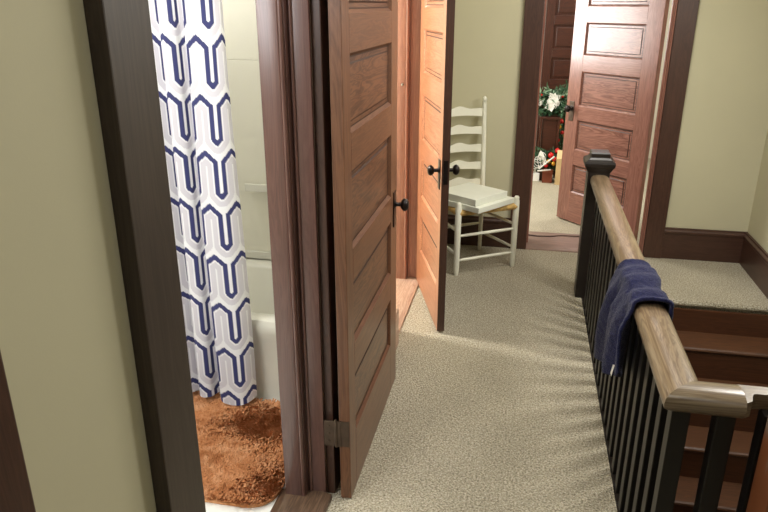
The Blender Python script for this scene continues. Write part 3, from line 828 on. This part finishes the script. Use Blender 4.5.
# low arrangement with ribbon
la = thing('holiday_arrangement', 'low evergreen arrangement with white ribbon loops and red baubles', 'arrangement', (.215, 6.835, 0))
bm = bmesh.new(); lathe(bm, [(.04, 0), (.05, .08), (.055, .09), (.045, .09), (0, .08)], (0, 0, 0), (0, 0, 1), 18); obj('basket', bm, M['trim'], la, 40)
foliage('leaves', M['green'], [(random.uniform(-.09, .12), random.uniform(-.04, .04), random.uniform(.12, .27)) for _ in range(40)], 600, .06, .009, la, .02)
bm = bmesh.new()
for k in range(5):
    c = (-.07+.014*k, -.07-.01*(k % 2), .20+.022*(k-2)); rr_ = .030+.006*(k % 3)
    tube(bm, [(c[0]+rr_*math.cos(t*PI/8), c[1], c[2]+rr_*1.2*math.sin(t*PI/8)) for t in range(17)], .0035, 6)
obj('ribbon_loops', bm, M['petal'], la, 50)
bm = bmesh.new(); leaf(bm, (-.01, -.08, .20), (-.2, 0, 1), .11, .03, Vector((0, 1, 0))); leaf(bm, (.03, -.08, .14), (-.3, 0, 1), .13, .022, Vector((0, 1, 0))); obj('ribbon_tail', bm, M['petal'], la)
for c, r, m in (((.07, -.06, .26), .028, 'red'), ((.11, -.05, .22), .026, 'red'), ((.05, -.07, .20), .022, 'gold'), ((.10, -.07, .18), .022, 'gold'), ((.13, -.03, .30), .026, 'red'), ((.03, -.08, .16), .02, 'red')): ball(la, c, r, M[m])
# boxes
cb_ = thing('storage_box', 'tan box with raised lid flap behind the bedroom door edge', 'box', (.412, 6.66, 0), R(-4))
obj('body', bmb((-.075, .10, -.02, .16, 0, .255), .002), M['card'], cb_)
bm = bmesh.new(); vs = [bm.verts.new(p) for p in ((-.075, -.02, .255), (.10, -.02, .255), (.10, .11, .315), (-.075, .11, .315))]; bm.faces.new(vs)
fl = obj('flap', bm, M['card'], cb_); fl.modifiers.new('s', 'SOLIDIFY').thickness = .004
rb = thing('storage_box', 'red brown box between the tan box and the bedroom wall', 'box', (.262, 6.72, 0))
obj('body', bmb((-.045, .05, -.02, .045, 0, .10), .002), M['redbox'], rb)
obj('lid', bmb((-.048, .053, -.023, .048, .10, .125), .002), M['redbox'], rb)
tb = bmesh.new(); tube(tb, [(.175, 6.62, .155), (.315, 6.655, .275)], .008, 8)
tag(obj('wrapping_tube', tb, M['tube'], None, 50), 'thin white tube leaning towards the tan box', 'tube')
tb = bmesh.new(); tube(tb, [(.165, 6.66, .125), (.29, 6.68, .137)], .007, 8)
tag(obj('wrapping_tube', tb, M['tube'], None, 50), 'short white tube lying level over the red brown box', 'tube')
tag(boxes('paper_bag', [(.10, .19, 6.75, 6.84, 0, .075)], M['petal'], None, .004), 'white paper packet on the carpet beside the arrangement', 'packet')
# cable over the sill
bm = bmesh.new(); tube(bm, [(.085, 4.97, .0205), (.16, 4.955, .0205), (.25, 4.965, .0205), (.34, 5.0, .0205), (.44, 5.03, .012), (.6, 5.06, .010)], .0045, 8)
tag(obj('floor_cable', bm, M['cable'], None, 60), 'thin dark cable lying across the bedroom doorway sill', 'cable')

# ------------------------------------------------------------------ lights
def area(name, loc, target, size, power, col=(1, 1, 1), sy=None, spread=None):
    l = bpy.data.lights.new(name, 'AREA'); l.energy = power; l.color = col; l.size = size
    if sy: l.shape = 'RECTANGLE'; l.size_y = sy
    if spread: l.spread = R(spread)
    o = bpy.data.objects.new(name, l); C.objects.link(o); o.location = loc
    o.rotation_euler = (Vector(target)-Vector(loc)).to_track_quat('-Z', 'Y').to_euler()
    return o
area('hall_fill_light', (-.1, 1.95, 2.5), (0, 2.0, 0), .8, 25, (1, .97, .91))  # unseen fill under the ceiling, placed to brighten the railing's hall side
area('stair_window_light', (1.46, 3.0, 1.75), (0, 2.8, 0.0), .32, 42, (1, .98, .94), .9)
area('near_hall_fill_light', (.7, .1, 2.35), (-.5, .8, .9), .7, 6.5, (1, .98, .94))  # unseen fill added to lift the near left wall
area('far_hall_fill_light', (.5, 3.5, 2.5), (.4, 3.9, 0), .6, 22, (1, .97, .9))  # unseen light added to brighten the far wall
area('bathroom_near_fill_light', (-1.5, .4, 2.0), (-1.05, 2.3, .3), .9, 30, (.98, .98, 1))  # unseen fill set to reach the tub front, no window stands here
area('tub_alcove_fill_light', (-1.75, 2.75, 2.35), (-1.2, 3.0, .5), .5, 9, (1, 1, .98))  # added fill for the wall behind the bathtub, no fixture there
area('bathroom_ceiling_light', (-1.5, 1.6, 2.5), (-1.4, 2.2, .6), .6, 24, (1, .98, .95))
area('side_room_window_light', (-2.5, 3.66, 2.3), (-.5, 3.6, .1), .35, 125, (1, .97, .93))
area('bedroom_window_light', (-1.2, 5.55, 1.55), (1.0, 5.6, 1.0), 1.0, 78, (1, .99, .98), 1.2)
area('bedroom_fill_light', (1.0, 6.4, 2.5), (.6, 6.4, 0), 1.0, 48, (1, .99, .97))
w = bpy.data.worlds.new('world'); sc.world = w; w.use_nodes = True
w.node_tree.nodes['Background'].inputs[0].default_value = (.9, .95, 1, 1); w.node_tree.nodes['Background'].inputs[1].default_value = .4

# ------------------------------------------------------------------ camera
f = 679.; th = math.atan(252/f); ph = math.atan(148/math.hypot(f, 252))
fw = Vector((-math.sin(ph)*math.cos(th), math.cos(ph)*math.cos(th), -math.sin(th)))
rt = Vector((math.cos(ph), math.sin(ph), 0)); up = rt.cross(fw)
cam = bpy.data.cameras.new('camera'); cam.sensor_width = 36; cam.sensor_fit = 'HORIZONTAL'; cam.lens = f*36/768
cam.clip_start = .02; cam.clip_end = 60
co = bpy.data.objects.new('camera', cam); C.objects.link(co)
mt = Matrix((rt, up, -fw)).transposed().to_4x4(); mt.translation = Vector((0, 0, 1.65)); co.matrix_world = mt
sc.camera = co
sc.view_settings.view_transform = 'Standard'
sc.view_settings.look = 'None'
